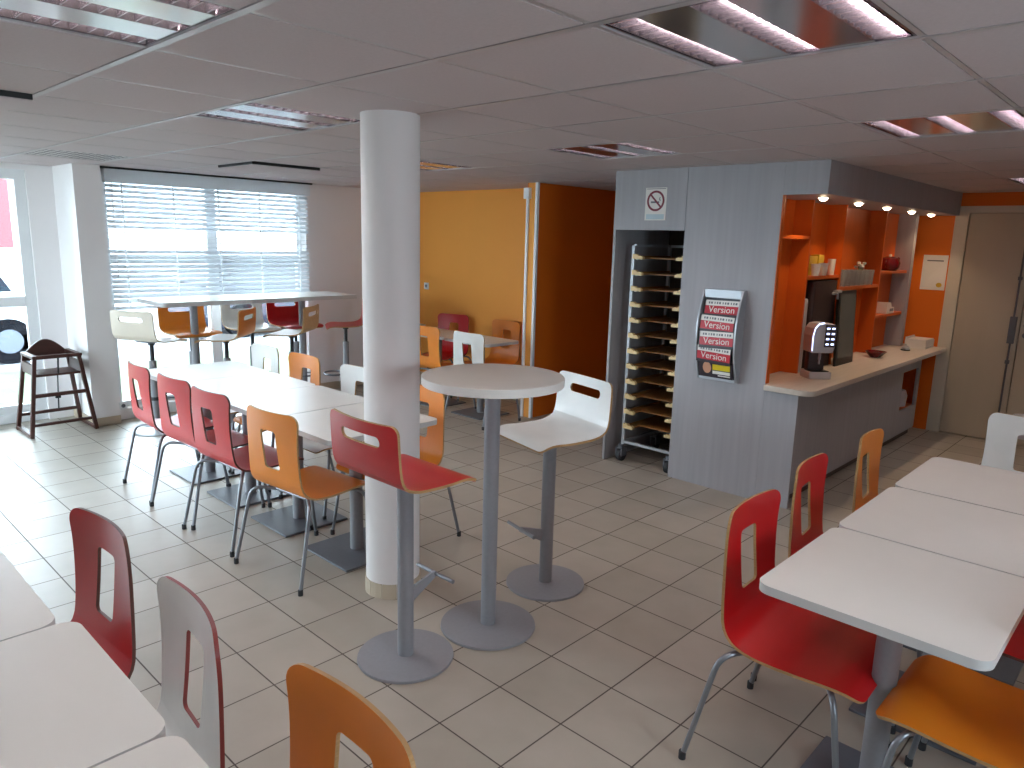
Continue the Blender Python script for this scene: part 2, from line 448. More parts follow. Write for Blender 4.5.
for k, lb in enumerate(('white table in the left foreground, furthest of the row with a gap line', 'white table in the left foreground beside the white chair', 'white table corner at the very bottom left, nearest us')):
    table('front', .69, .598, (-2.065, -2.03, -2.025)[k], .485 - .605 * k, lb, gf)
gb = 'tables by the orange wall'
table('wall', .46, .63, 2.80, 3.345, 'white table by the orange wall, next to the partition end', gb)
table('wall', .46, .63, 2.80, 3.985, 'white table by the orange wall, behind the orange chair back', gb)
table('wall', .46, .63, 2.92, 4.90, 'white table in the corner by the orange wall, left of the red chair', gb)

# round bar table
t = thing('round_bar_table', 'tall round white table on grey column foot between two bar stools', 'table', (-.016, .366, 0))
MB().lathe([(0.0, 1.118), (0.301, 1.118), (0.303, 1.120), (0.303, 1.152), (0.301, 1.154), (0, 1.154)], n=64).build('tabletop', 'white_top', t)
MB().lathe([(0.034, 0.012), (0.034, 1.118)], n=28).build('pole', 'grey_paint', t)
MB().lathe([(0.0, 0), (0.213, 0), (0.215, 0.004), (0.213, 0.012), (0.05, 0.016), (0, 0.016)], n=56).build('base_disc', 'grey_paint', t)
MB().lathe([(0.0, 1.108), (0.11, 1.108), (0.11, 1.118), (0, 1.118)], n=28).build('top_flange', 'plate_paint', t)

# ------------------------------------------------------------------ bar stools
ST = Profile([(-.222, 1.058), (-.212, .99), (-.198, .91), (-.184, .858), (-.160, .822), (-.108, .803), (-.04, .797), (.05, .795), (.12, .798), (.17, .79), (.20, .772)])
STOOL = {}
def stool(kind, scheme, x, y, deg, label, group, dz=0.0):
    key = (kind, scheme)
    if key in STOOL: return dup(STOOL[key], (x, y, 0), math.radians(deg), label, group)
    t = thing('bar_stool', label, 'stool', (x, y, 0), math.radians(deg), group)
    P = Profile([(p.x, p.z + dz) for p in ST.p[::12]])
    hw = lambda d: 0.213 + 0.004 * min(1, d / .25)
    bw = lambda d: 0.55 * max(0.0, 1 - d / 0.22)
    b = shell(P, 0, .215, hw, (0.050, 0.093), 0.120, 0.0208, bw, 0.011, 10, round0=0.035, close1=False)
    s = shell(P, .215, P.L, hw, None, 0, 0, bw, 0.011, 18, round1=0.035, close0=False)
    link('backrest', shell_mesh(b, 'backrest', list(scheme)), t); link('seat', shell_mesh(s, 'seat', list(scheme)), t)
    zs = 0.788 + dz
    MB().box((-.08, -.09, zs - .008), (.08, .09, zs)).build('seat_plate', 'plate_paint', t)
    if kind == 'fixed':
        MB().lathe([(0.033, 0.012), (0.033, zs - .006)], n=28).build('pole', 'grey_paint', t)
        MB().lathe([(0.0, 0), (0.198, 0), (0.20, 0.004), (0.198, 0.012), (0.05, 0.016), (0, 0.016)], n=56).build('base_disc', 'grey_paint', t)
        f = MB().prism([(.03, .235), (.03, .30), (.155, .335), (.165, .325), (.165, .312)], -.006, .006, axis=1).build('footrest_bracket', 'grey_paint', t)
        MB().tube([(.158, -.115, .322), (.158, .115, .322)], .009, 12).build('footrest_bar', 'steel', f)
    else:
        MB().lathe([(0.030, 0.02), (0.030, .62), (.026, .625)], n=24).build('pole', 'grey_paint', t)
        MB().lathe([(0.017, .62), (0.017, zs - .04), (.028, zs - .035), (.028, zs - .006)], n=16).build('gas_lift', 'black_rubber', t)
        MB().lathe([(0.0, 0), (0.196, 0), (0.20, 0.004), (0.17, 0.016), (0.05, 0.028), (0, 0.028)], n=48).build('base_disc', 'silver', t)
        ring = [(.13 + .10 * math.cos(2 * PI * k / 24), .13 * math.sin(2 * PI * k / 24), .29) for k in range(24)]
        f = MB().tube(ring, .009, 8, closed=True).build('foot_ring', 'plate_paint', t)
        MB().lathe([(.034, .275), (.034, .305)], n=20).build('ring_collar', 'black_rubber', f)
    STOOL[key] = t; return t
gs = 'stools at the round table'
stool('fixed', ('red_ply', 'red_ply', 'ply_edge'), -.440, .425, 0, 'red bar stool with slotted back, left of the round table', gs)
stool('fixed', ('white_ply', 'white_ply', 'ply_edge'), .485, .459, 166, 'white bar stool with slotted back, right of the round table', gs)
gw = 'stools around the high window table'
sO = ('orange_ply', 'orange_ply', 'ply_edge'); sW = ('white_ply', 'white_ply', 'ply_edge'); sR = ('red_ply', 'red_ply', 'ply_edge')
stool('lift', ('white_ply', 'hazed_ply', 'ply_edge'), .19, 4.70, 27, 'pale stool at the left end of the high window table', gw, .005)
stool('lift', sO, .67, 5.03, -90, 'orange stool facing us behind the high window table', gw, .005)
stool('lift', ('white_ply', 'orange_ply', 'ply_edge'), .74, 4.47, 134, 'stool with orange outer back and pale seat, side on, under the high table', gw, .005)
stool('lift', sW, 1.27, 5.03, -90, 'white stool facing us behind the high window table', gw, .005)
stool('lift', sR, 1.75, 5.03, -90, 'red stool facing us behind the high window table', gw, .005)
stool('lift', ('white_ply', 'tan_ply', 'ply_edge'), 1.37, 4.45, 130, 'stool with tan outer back, in front of the red stool', gw, .005)
stool('lift', sR, 2.15, 4.72, 150, 'red stool seen side on at the right end of the high table, beside the column', gw, .005)
# high window table
t = thing('high_table', 'long high white table on grey poles in front of the blind', 'table', (1.24, 4.88, 0))
MB().prism(round_rect(-.98, -.30, .98, .30, .04), 1.083, 1.12, 0, side=1).build('tabletop', ['white_top', 'top_edge'], t)
for sx in (-.60, .50):
    l = MB().lathe([(0.034, 0.012), (0.034, 1.075)], (sx, 0, 0), 24).build('leg', 'grey_paint', t)
    MB().box((sx - .21, -.21, 0), (sx + .21, .21, .012)).build('base_plate', 'plate_paint', l, .003)
    MB().box((sx - .12, -.2, 1.073), (sx + .12, .2, 1.083)).build('top_bracket', 'plate_paint', l)

# ------------------------------------------------------------------ room shell
XE = 5.67
struct(MB().box((-4.6, -3.8, -.1), (XE + .2, 5.95, 0)).build('floor', 'floor_tiles'))
# ceiling: one slab with openings for the recessed fittings
X0, SX, Y0, SY = -.034, .6057, .019, .588
LUM = [(-1, -2), (-1, 2), (2, 1), (2, -2), (-3, 0), (2, 4), (7, -2), (-4, -3), (1, -5)]
VENT = [(-1, 7)]; SLOT = [(1, 6), (-3, 3)]
xs = sorted(set([-4.6, XE] + [X0 + SX * i for i in range(-8, 12) if -4.6 < X0 + SX * i < XE]))
ys = sorted(set([-3.8, 5.72] + [Y0 + SY * j for j in range(-7, 12) if -3.8 < Y0 + SY * j < 5.72]))
cm = MB()
skip = set(LUM + VENT + SLOT)
for a, b in zip(xs, xs[1:]):
    for c, d in zip(ys, ys[1:]):
        i = round((a - X0) / SX); j = round((c - Y0) / SY)
        if (i, j) in skip and abs(X0 + SX * i - a) < 1e-4 and abs(Y0 + SY * j - c) < 1e-4: continue
        cm.box((a + .016, c + .012, CZ - .004), (b - .016, d - .012, CZ + .02))
cm.box((-4.6, -3.8, CZ + .14), (XE + .2, 5.95, CZ + .2))
cm.box((-4.6, -3.8, CZ), (-4.45, 5.95, CZ + .14)).box((XE, -3.8, CZ), (XE + .2, 5.95, CZ + .14)).box((-4.45, -3.8, CZ), (XE, -3.65, CZ + .14)).box((-4.45, 5.73, CZ + .02), (XE, 5.95, CZ + .14))
cm.box((-4.6, 5.72, CZ - .004), (XE, 5.95, CZ + .02))
ceil = struct(cm.build('ceiling', 'ceiling_tile'))
gm = MB()
for x in xs[1:-1]: gm.box((x - .012, -3.8, CZ - .006), (x + .012, 5.72, CZ + .012))
for y in ys[1:-1]: gm.box((-4.6, y - .008, CZ - .003), (XE, y + .008, CZ + .012))
struct(gm.build('ceiling_grid', 'ceiling_bar', ceil))

def cell(i, j): return X0 + SX * i + .013, Y0 + SY * j + .013, X0 + SX * (i + 1) - .013, Y0 + SY * (j + 1) - .013
def luminaire(i, j, label):
    x0, y0, x1, y1 = cell(i, j); w, d = x1 - x0, y1 - y0
    t = thing('ceiling_light', label, 'light', (x0, y0, CZ), 0, 'recessed louvre ceiling lights')
    MB().box((0, 0, .05), (w, d, .06)).box((0, 0, 0), (.006, d, .05)).box((w - .006, 0, 0), (w, d, .05)).box((.006, 0, 0), (w - .006, .006, .05)).box((.006, d - .006, 0), (w - .006, d, .05)).build('housing', 'louvre', t)
    sw = .085
    ysn = [.012, d / 2 - sw / 2, d - .012 - sw]
    for a, b in ((ysn[0] + sw, ysn[1]), (ysn[1] + sw, ysn[2])):
        MB().box((.006, a, .0), (w - .006, b, .006)).build('mirror_panel', 'mirror', t)
    for yb in ysn:
        m = MB()
        for s in (0, 1):       # parabolic side reflectors
            pts = [(.0, .0), (.012, .018), (.03, .034), (.0, .034)] if s == 0 else [(sw, .0), (sw - .012, .018), (sw - .03, .034), (sw, .034)]
            m.prism([(yb + p, q) for p, q in pts], .008, w - .008, axis=0)
        n = 13
        for k in range(n):
            xx = .03 + (w - .06) * k / (n - 1)
            m.prism([(yb + .002, .001), (yb + sw - .002, .001), (yb + sw - .016, .022), (yb + .016, .022)], xx - .0016, xx + .0016, axis=0)
        lo = m.build('louvre', 'louvre', t)
        MB().tube([(.02, yb + sw / 2, .036), (w - .02, yb + sw / 2, .036)], .011, 12).build('tube', 'tube_white', lo)
    return t
luminaire(-1, -2, 'recessed ceiling light with three louvre strips, top right above the round table')
luminaire(-1, 2, 'recessed louvre ceiling light left of the column top')
luminaire(2, 1, 'recessed louvre ceiling light in front of the grey wood wall')
luminaire(2, -2, 'recessed ceiling light with mirror panels at the right edge, above the bar side')
luminaire(-3, 0, 'recessed louvre ceiling light cut off at the top left corner')
luminaire(2, 4, 'recessed louvre ceiling light just right of the column, near the orange wall')
luminaire(7, -2, 'small far recessed ceiling light near the door at right edge')
luminaire(-4, -3, 'added fill ceiling light, out of view above the left foreground tables')  # extra unseen fitting, added to light the room
luminaire(1, -5, 'added fill ceiling light, out of view beyond the right hand tables')  # another unseen fitting, added for more light
# air grille + two open slots
x0, y0, x1, y1 = cell(-1, 7)
t = thing('ceiling_grille', 'perforated square air grille in the ceiling above the glass door', 'vent', (x0, y0, CZ))
w, d = x1 - x0, y1 - y0
MB().box((0, 0, -.0015), (w, d, .02)).build('backing', 'black', t)
gmb = MB()
for k in range(13):
    xx = w * k / 12; xx = min(max(xx, .010), w - .010); gmb.box((xx - .010, 0, -.0022), (xx + .010, d, -.0015))
for k in range(8):
    yy = d * k / 7; yy = min(max(yy, .012), d - .012); gmb.box((0, yy - .012, -.0026), (w, yy + .012, -.0015))
gmb.build('grille_plate', 'ceiling_bar', t)
for (i, j), lb in zip(SLOT, ('ceiling panel with open black slot above the blind', 'ceiling panel with open black slot at the far left edge')):
    x0, y0, x1, y1 = cell(i, j); w, d = x1 - x0, y1 - y0
    t = thing('ceiling_slot_vent', lb, 'vent', (x0, y0, CZ), 0, 'slot vents in the ceiling')
    MB().box((0, 0, -.024), (w, d, .02)).build('slot_frame', 'black', t)
    MB().box((.012, .012, -.027), (w, d, -.024)).build('panel', 'ceiling_tile', t)

# walls ---------------------------------------------------------------------------
WX0, WX1, WZ0, WZ1 = .10, 2.06, .10, 2.20
wl = MB()
wl.box((.045, 5.30, 0), (WX0, 5.50, CZ)); wl.box((WX1, 5.30, 0), (3.75, 5.50, CZ))
wl.box((WX0, 5.30, 0), (WX1, 5.50, WZ0)); wl.box((WX0, 5.30, WZ1), (WX1, 5.50, CZ))
wl.box((-.165, 5.17, 0), (.045, 5.95, CZ))                       # pilaster
wl.box((-.37, 5.72, 0), (-.165, 5.95, CZ))                      # strip beside the glazed door
wl.box((-4.6, 5.72, 2.20), (-.37, 5.95, CZ)); wl.box((-4.6, 5.72, 0), (-3.4, 5.95, 2.2))
struct(wl.build('wall_left', 'white_wall'))
struct(MB().box((3.55, 3.0, 0), (3.75, 5.30, CZ)).build('wall_back', 'orange_wall'))
struct(MB().box((3.04, 2.88, 0), (5.9, 3.0, CZ)).build('wall_partition', ['shaded_orange']))
pe = MB().box((3.034, 2.872, 0), (3.062, 2.90, CZ)).build('trim_1', 'pvc'); struct(pe)
struct(MB().box((3.035, 2.90, 0), (3.04, 2.985, CZ)).build('trim_2', 'orange_wall'))
# far wall with double door
DZ = 2.10
fw = MB().box((XE, -3.8, 0), (XE + .2, -1.42, CZ)).box((XE, -1.42, DZ), (XE + .2, .02, CZ)).box((XE, .02, 0), (XE + .2, 3.0, CZ))
struct(fw.build('wall_far', 'shaded_orange'))
VX0, VX1 = -1.4, -.4
struct(MB().box((-4.6, -3.8, 0), (VX0, -3.65, CZ)).box((VX1, -3.8, 0), (XE, -3.65, CZ)).box((VX0, -3.8, 0), (VX1, -3.65, 1.0)).box((VX0, -3.8, 2.1), (VX1, -3.65, CZ)).build('wall_right', 'white_wall'))
struct(MB().box((-4.6, -3.65, 0), (-4.45, 3.5, CZ)).box((-4.6, 5.5, 0), (-4.45, 5.72, CZ)).box((-4.6, 3.5, 2.2), (-4.45, 5.5, CZ)).build('wall_front', 'white_wall'))
# skirting
struct(MB().box((2.06, 5.285, 0), (3.55, 5.30, .08)).build('baseboard_left', 'skirting'))
struct(MB().box((-.172, 5.162, 0), (.052, 5.17, .075)).box((-.172, 5.17, 0), (-.165, 5.72, .075)).box((.045, 5.17, 0), (.052, 5.30, .075)).build('baseboard_pilaster', 'skirting'))
struct(MB().box((3.538, 3.0, 0), (3.55, 5.285, .08)).build('baseboard_back', 'skirting'))
# column
cx, cy = -.100, .958
MB_ = MB().lathe([(.131, 0), (.131, CZ)], (cx, cy, 0), 56)
col = MB_.build('column', 'column_paint'); tag(col, 'white round column standing beside the long table', 'column'); col['kind'] = 'structure'
sk = MB()
for k in range(12):
    a0, a1 = 2 * PI * k / 12 + .012, 2 * PI * (k + 1) / 12 - .012
    pts = [(cx + r * math.cos(a), cy + r * math.sin(a)) for r, aa in ((.137, (a0, (a0 + a1) / 2, a1)), (.130, (a1, (a0 + a1) / 2, a0))) for a in aa]
    sk.prism(pts, 0, .075)
struct(sk.build('skirting_tiles', 'skirting', col))
# door (double, pale) with frame, rods and handle
dr = struct(MB().box((XE - .01, -.08, 0), (XE + .06, .03, DZ + .03)).box((XE - .01, -1.42, DZ - .03), (XE + .06, -.08, DZ + .03)).box((XE - .01, -1.50, 0), (XE + .06, -1.42, DZ + .03)).build('door_1', 'door_frame'))
MB().box((XE + .005, -.592, .01), (XE + .045, -.085, DZ - .035)).build('door_leaf', 'door_paint', dr)
MB().box((XE + .005, -1.415, .01), (XE + .045, -.600, DZ - .035)).build('door_leaf', 'door_paint', dr)
m = MB().tube([(XE - .015, -.545, .05), (XE - .015, -.545, DZ - .08)], .008, 10)
for z in (.12, .75, 1.1, 1.5, 1.95): m.box((XE - .03, -.56, z - .015), (XE + .005, -.53, z + .015))
m.box((XE - .035, -.57, .92), (XE + .005, -.52, 1.16)); m.build('bolt_rod', 'plate_paint', dr)
m = MB()
for z in (.99, 1.08): m.lathe([(0, -.0), (.028, 0), (.028, .012), (0, .012)], (0, 0, 0), 20)
h = MB()
for z in (1.0, 1.09):
    h.tube([(XE - .01, -.65, z), (XE + .006, -.65, z)], .026, 16)
h.tube(fillet([(XE - .01, -.65, 1.09), (XE - .05, -.65, 1.09), (XE - .05, -.77, 1.09)], .02), .009)
h.build('door_handle', 'plate_paint', dr)
MB().box((XE + .07, -1.5, 0), (XE + .2, .03, DZ + .03)).build('door_light_block', 'recess_dark', dr)  # unseen dark block added behind the door to stop light leaking in
# windows ------------------------------------------------------------------------
def frame_rect(m, x0, x1, z0, z1, y0, y1, w):
    m.box((x0, y0, z0), (x0 + w, y1, z1)); m.box((x1 - w, y0, z0), (x1, y1, z1))
    m.box((x0 + w, y0, z0), (x1 - w, y1, z0 + w)); m.box((x0 + w, y0, z1 - w), (x1 - w, y1, z1))
m = MB(); frame_rect(m, WX0, WX1, WZ0, WZ1, 5.40, 5.46, .05); m.box((1.03, 5.39, WZ0), (1.13, 5.47, WZ1))
m.box((WX0 + .05, 5.41, 1.45), (1.03, 5.45, 1.50)); m.box((1.13, 5.41, 1.45), (WX1 - .05, 5.45, 1.50))
w1 = struct(m.build('window_1', 'pvc', None, .004))
MB().box((WX0 + .05, 5.425, WZ0 + .05), (1.03, 5.431, WZ1 - .05)).build('pane', 'pane_glass', w1)
MB().box((1.13, 5.425, WZ0 + .05), (WX1 - .05, 5.431, WZ1 - .05)).build('pane', 'pane_glass', w1)
m = MB(); panes = MB()
px = [-3.4, -2.39, -1.38, -.37]
for a, b in zip(px, px[1:]):
    frame_rect(m, a, b, 0, 2.20, 5.75, 5.82, .085); m.box((a + .085, 5.755, 1.03), (b - .085, 5.815, 1.12)); m.box((a + .085, 5.755, .085), (b - .085, 5.815, .16))
d2 = struct(m.build('door_2', 'pvc', None, .004))
for a, b in zip(px, px[1:]): MB().box((a + .085, 5.782, .16), (b - .085, 5.788, 1.03)).box((a + .085, 5.782, 1.12), (b - .085, 5.788, 2.115)).build('pane', 'pane_glass', d2)
m = MB(); frame_rect(m, VX0, VX1, 1.0, 2.1, -3.75, -3.69, .06); m.box((-.94, -3.75, 1.06), (-.86, -3.69, 2.04))
w2 = struct(m.build('fill_window_2', 'pvc')); MB().box((VX0 + .06, -3.722, 1.06), (-.94, -3.716, 2.04)).box((-.86, -3.722, 1.06), (VX1 - .06, -3.716, 2.04)).build('pane', 'pane_glass', w2)  # unseen window, added to let in fill light from behind
m = MB()
for y0, y1 in ((3.5, 4.5), (4.5, 5.5)):
    m.box((-4.56, y0, 0), (-4.50, y0 + .08, 2.2)).box((-4.56, y1 - .08, 0), (-4.50, y1, 2.2)).box((-4.56, y0 + .08, 0), (-4.50, y1 - .08, .14)).box((-4.56, y0 + .08, 2.12), (-4.50, y1 - .08, 2.2))
w3 = struct(m.build('fill_window_3', 'pvc'))  # invented out-of-view glazing that brightens the pilaster and column side
for y0, y1 in ((3.5, 4.5), (4.5, 5.5)): MB().box((-4.535, y0 + .08, .14), (-4.529, y1 - .08, 2.12)).build('pane', 'pane_glass', w3)
# venetian blind
t = thing('venetian_blind', 'white venetian blind lowered over the top of the left window', 'blind', (0, 5.245, 0))
MB().box((.085, -.045, 2.115), (2.065, .03, 2.228)).build('headrail', 'blind_slat', t, .003)
MB().box((.05, -.05, 2.229), (2.09, .04, 2.244)).build('shadow_gap_strip', 'black', t)  # black strip standing in for the dark shadow gap above the headrail
sl = MB(); z = 2.09; k = 0
while z > 1.055:
    tilt = math.radians(38 if (z > 1.74 or z < 1.56) else 4); hw = .024
    if z < 1.56: tilt = math.radians(42)
    c, s = math.cos(tilt) * hw, math.sin(tilt) * hw
    sl.add([(.095, -c, z - s), (2.055, -c, z - s), (2.055, c, z + s), (.095, c, z + s), (.095, -c, z - s + .0016), (2.055, -c, z - s + .0016), (2.055, c, z + s + .0016), (.095, c, z + s + .0016)],
           [(0, 3, 2, 1), (4, 5, 6, 7), (0, 1, 5, 4), (1, 2, 6, 5), (2, 3, 7, 6), (3, 0, 4, 7)])
    z -= .0435
sl.build('slats', 'blind_slat', t)
MB().box((.095, -.025, 1.015), (2.055, .025, 1.04)).build('bottom_rail', 'blind_slat', t, .003)
for x in (.22, .66, 1.08, 1.50, 1.93):
    MB().add([(x - .007, -.029, 1.04), (x + .007, -.029, 1.04), (x + .007, -.029, 2.12), (x - .007, -.029, 2.12)], [(0, 1, 2, 3)]).build('ladder_tape', 'blind_slat', t)
MB().tube([(.135, -.05, 2.12), (.135, -.052, 1.3)], .004, 8).build('tilt_wand', 'pvc', t)

# ------------------------------------------------------------------ bar block
XF = 2.475
t = thing('bar_unit', 'grey wood clad bar block with orange lined serving alcove', 'bar', (0, 0, 0))
MB().box((XF, .28, 0), (XF + .022, .97, CZ)).build('front_panel', 'grey_wood', t)
MB().box((XF, .05, 0), (XF + .022, .279, .775)).build('front_panel', 'grey_wood', t)
MB().box((XF, .974, 1.815), (XF + .022, 1.585, CZ)).build('overdoor_panel', 'grey_wood', t)
MB().box((XF + .001, 1.563, 0), (3.25, 1.585, 1.815)).box((XF + .023, 1.563, 1.815), (3.25, 1.585, CZ)).build('end_panel', 'grey_wood', t)
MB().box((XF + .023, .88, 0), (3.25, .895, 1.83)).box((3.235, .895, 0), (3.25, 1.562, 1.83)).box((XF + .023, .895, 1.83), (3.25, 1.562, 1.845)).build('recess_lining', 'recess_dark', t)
MB().box((XF - .001, 0, 2.045), (XE, .022, CZ)).box((XF, .022, 2.045), (XF + .022, .279, CZ)).build('header_panel', 'grey_wood', t)
MB().box((XF + .022, .022, 2.045), (XE, .43, 2.06)).build('header_soffit', 'grey_wood', t)
MB().box((XF + .023, .272, .822), (XF + .04, .43, 2.045)).box((XF - .002, .274, .822), (XF + .03, .2799, 2.044)).build('jamb_lining', 'shelf_orange', t)
MB().box((XF + .04, .43, 0), (XE, .445, 2.06)).build('back_panel', 'shelf_orange', t)
for x in (3.04, 3.68, 4.62): MB().box((x - .011, .30, .822), (x + .011, .4299, 2.045)).build('divider', 'shelf_orange', t)
MB().box((5.38, .28, .822), (5.46, .4299, 2.045)).build('end_divider', 'grey_wood', t)
for a, b, zz, n in ((XF + .04, 3.029, 1.80, 'shelf'), (3.051, 3.669, 1.52, 'shelf'), (3.691, 4.609, 1.425, 'shelf'), (4.631, 5.38, 1.535, 'shelf'), (4.631, 5.38, 1.15, 'shelf')):
    MB().box((a, .305, zz - .025), (b, .4299, zz)).build(n, 'shelf_orange', t)
MB().box((XF + .03, .08, .07), (4.87, .10, .775)).box((4.87, .08, .07), (5.40, .10, .29)).box((4.87, .08, .65), (5.40, .10, .775)).box((5.33, .08, .29), (5.40, .10, .65)).build('base_panel', 'grey_wood', t)
MB().box((XF + .03, .12, 0), (5.40, .135, .07)).build('plinth', 'recess_dark', t)
MB().box((4.86, .10, .27), (5.40, .41, .288)).box((4.85, .10, .288), (4.868, .41, .66)).box((5.385, .10, .288), (5.40, .41, .66)).box((4.85, .41, .27), (5.40, .425, .66)).build('niche_lining', 'shelf_orange', t)
cto = MB().prism([(XF - .045 + .09 * (1 - math.cos(PI / 2 * q / 6)), -.05 + .09 * (1 - math.sin(PI / 2 * q / 6))) for q in range(7)] + [(XE - .01, -.05), (XE - .01, .30), (XE - .01, .4295), (XF + .041, .4295), (XF + .041, .271), (XF - .045, .271)], .782, .82)
tag(cto.build('countertop', 'counter_top', None, .004), 'pale wood grain countertop running along the bar', 'countertop')
# small ceiling spots in the header
for k, x in enumerate((2.80, 3.46, 4.09, 4.74, 5.33)):
    lb = ('first', 'second', 'third', 'fourth', 'fifth')[k]
    s = thing('downlight', f'small lit downlight under the bar header, {lb} from the grey front corner', 'light', (x, .15, 2.045), 0, 'downlights over the bar')
    MB().lathe([(.030, -.004), (.042, -.004), (.042, 0), (.030, 0), (.030, -.004)], n=24).build('ring', 'silver', s)
    MB().lathe([(0, -.024), (.012, -.0225), (.021, -.017), (.027, -.008), (.029, 0.0), (0, 0.0)], n=20).build('lamp', 'lamp_glow', s)
    L = bpy.data.lights.new('downlight_beam', 'SPOT'); L.energy = 3.5; L.color = (1, .72, .45); L.spot_size = 1.9; L.spot_blend = .7; L.shadow_soft_size = .025
    lo = bpy.data.objects.new('downlight_beam', L); C.objects.link(lo); lo.parent = s; lo.location = (0, 0, -.03)
# sign
t = thing('prohibition_sign', 'white sign with crossed out red circle above the tray trolley recess', 'sign', (XF, 1.222, 2.0))
MB().box((-.004, -.088, -.115), (0, .088, .115)).build('sign_plate', 'paper', t)
def ringYZ(m, r0, r1, c, x0, x1, n=40):
    for k in range(n):
        a0, a1 = 2 * PI * k / n, 2 * PI * (k + 1) / n
        m.prism([(c[0] + r0 * math.cos(a0), c[1] + r0 * math.sin(a0)), (c[0] + r1 * math.cos(a0), c[1] + r1 * math.sin(a0)), (c[0] + r1 * math.cos(a1), c[1] + r1 * math.sin(a1)), (c[0] + r0 * math.cos(a1), c[1] + r0 * math.sin(a1))], x0, x1, axis=0)
m = MB(); ringYZ(m, .058, .073, (0, .022), -.0055, -.004); m.bar((-.0048, .045, .067), (-.0048, -.045, -.023), .0012, .013); m.build('red_circle', 'sign_red', t)
m = MB().box((-.0052, -.075, -.108), (-.004, .075, -.072)).build('text_band', 'sign_teal', t)
m = MB()
for y0, z0, y1, z1 in ((.040, .010, -.030, .010), (.040, .016, -.030, .016), (-.034, .024, -.030, .036), (-.030, .036, -.036, .048), (-.042, .020, -.040, .032)): m.bar((-.0045, y0, z0), (-.0045, y1, z1), .001, .006)
m.box((-.0046, -.08, .105), (-.004, .08, .109)); m.build('pictogram', 'plate_paint', t)

# magazine rack
t = thing('magazine_rack', 'silver wall rack with curved sides holding magazines', 'rack', (XF, .615, 1.11))
def bulge(z): return .035 + .075 * (1 - (z / .315) ** 2)
zz = [-.315 + .63 * k / 16 for k in range(17)]
for sy in (-1, 1):
    poly = [(-bulge(z), z) for z in zz] + [(0, .315), (0, -.315)]
    MB().prism(poly, sy * .143 - .007, sy * .143 + .007, axis=1).build('side_rail', 'silver', t, .002)
MB().box((-.045, -.136, .255), (-.0, .136, .315)).build('header_bar', 'silver', t, .003)
MB().box((-.04, -.136, -.315), (-.0, .136, -.29)).build('footer_bar', 'silver', t, .003)
MB().box((-.01, -.136, -.29), (0, .136, .255)).build('back_plate', 'plate_paint', t)
def text_mesh(txt, size, name, m, parent, loc, ry):
    cu = bpy.data.curves.new(name, 'FONT'); cu.body = txt; cu.size = size; cu.align_x = 'CENTER'; cu.extrude = .0004
    to = bpy.data.objects.new(name, cu); C.objects.link(to)
    dg = bpy.context.evaluated_depsgraph_get(); me = bpy.data.meshes.new_from_object(to.evaluated_get(dg))
    bpy.data.objects.remove(to); me.materials.clear(); me.materials.append(MATS[m])
    o = bpy.data.objects.new(name, me); C.objects.link(o); o.parent = parent; o.location = loc; o.rotation_euler = ry; return o
names = ('topmost', 'second from the top', 'third from the top', 'fourth from the top')
def mag_pose(zb, lean): return zb, lean
for k in range(5):
    zt = .245 - .105 * k
    hgt = .118; last = k == 4
    lb = f'red and white magazine, {names[k]} in the wall rack' if not last else 'magazine with portrait and yellow title, lowest in the wall rack'
    xo = -(bulge(zt) - .018) - (0, .004, .010, .016, .018)[k]
    mg = thing('magazine', lb, 'magazine', (XF + xo, .615 + (.004 if k % 2 else -.004), 1.11 + zt), 0, 'magazines in the wall rack')
    mg.rotation_euler = (math.radians((-1, 1, -2, 2, 0)[k]), math.radians((12, 8, 3, -3, -10)[k]), 0)
    MB().box((0, -.128, -hgt), (.005, .128, 0)).build('cover', 'mag_black', mg)
    if not last:
        MB().box((-.0012, -.124, -.042), (0, .122, -.004)).build('white_strip', 'paper', mg)
        m = MB()
        for q in range(11): m.box((-.0018, -.11 + .02 * q, -.030), (-.0012, -.11 + .02 * q + .013 - (q % 3) * .003, -.016))
        m.build('small_print', 'plate_paint', mg)
        MB().box((-.0012, -.124, -.098), (0, .122, -.043)).build('red_band', 'mag_red', mg)
        text_mesh('Version', .062, 'title', 'paper', mg, (-.0018, -.003, -.088), (PI / 2, 0, -PI / 2))
    else:
        MB().prism([(.062 + .032 * math.cos(a * PI / 8), -.05 + .042 * math.sin(a * PI / 8)) for a in range(16)], -.0012, 0, axis=0).build('portrait', 'skin_print', mg)
        MB().box((-.0012, -.11, -.062), (0, .02, -.022)).build('yellow_title', 'mag_yellow', mg)
        MB().box((-.0012, -.11, -.09), (0, .02, -.068)).box((-.0012, -.11, -.104), (0, -.02, -.096)).build('white_strip', 'paper', mg)

# tray trolley in the recess
TX0, TX1, TY0, TY1 = 2.54, 3.07, .935, 1.45
t = thing('tray_trolley', 'tall silver tray trolley on castors parked in the bar recess', 'trolley', (TX0, TY0, 0))
W, D = TX1 - TX0, TY1 - TY0
for x in (.012, W - .012):
    for y in (.012, D - .012): MB().box((x - .012, y - .012, .14), (x + .012, y + .012, 1.70)).build('post', 'silver', t)
m = MB()
FB = []
for z in (.15, 1.69):
    m = MB()
    for y in (.012, D - .012): m.box((.024, y - .01, z), (W - .024, y + .01, z + .02))
    for x in ((.012, W - .012) if z < 1 else (W - .012,)): m.box((x - .01, .024, z), (x + .01, D - .024, z + .02))
    m.build('frame_bar', 'silver', t)
m = MB()
NT = 12; zs = [.284 + .12 * k for k in range(NT)]
for z in zs:
    for y in (.024, D - .024 - .016): m.box((.024, y, z - .012), (W - .024, y + .016, z))
m.build('runners', 'silver', t)
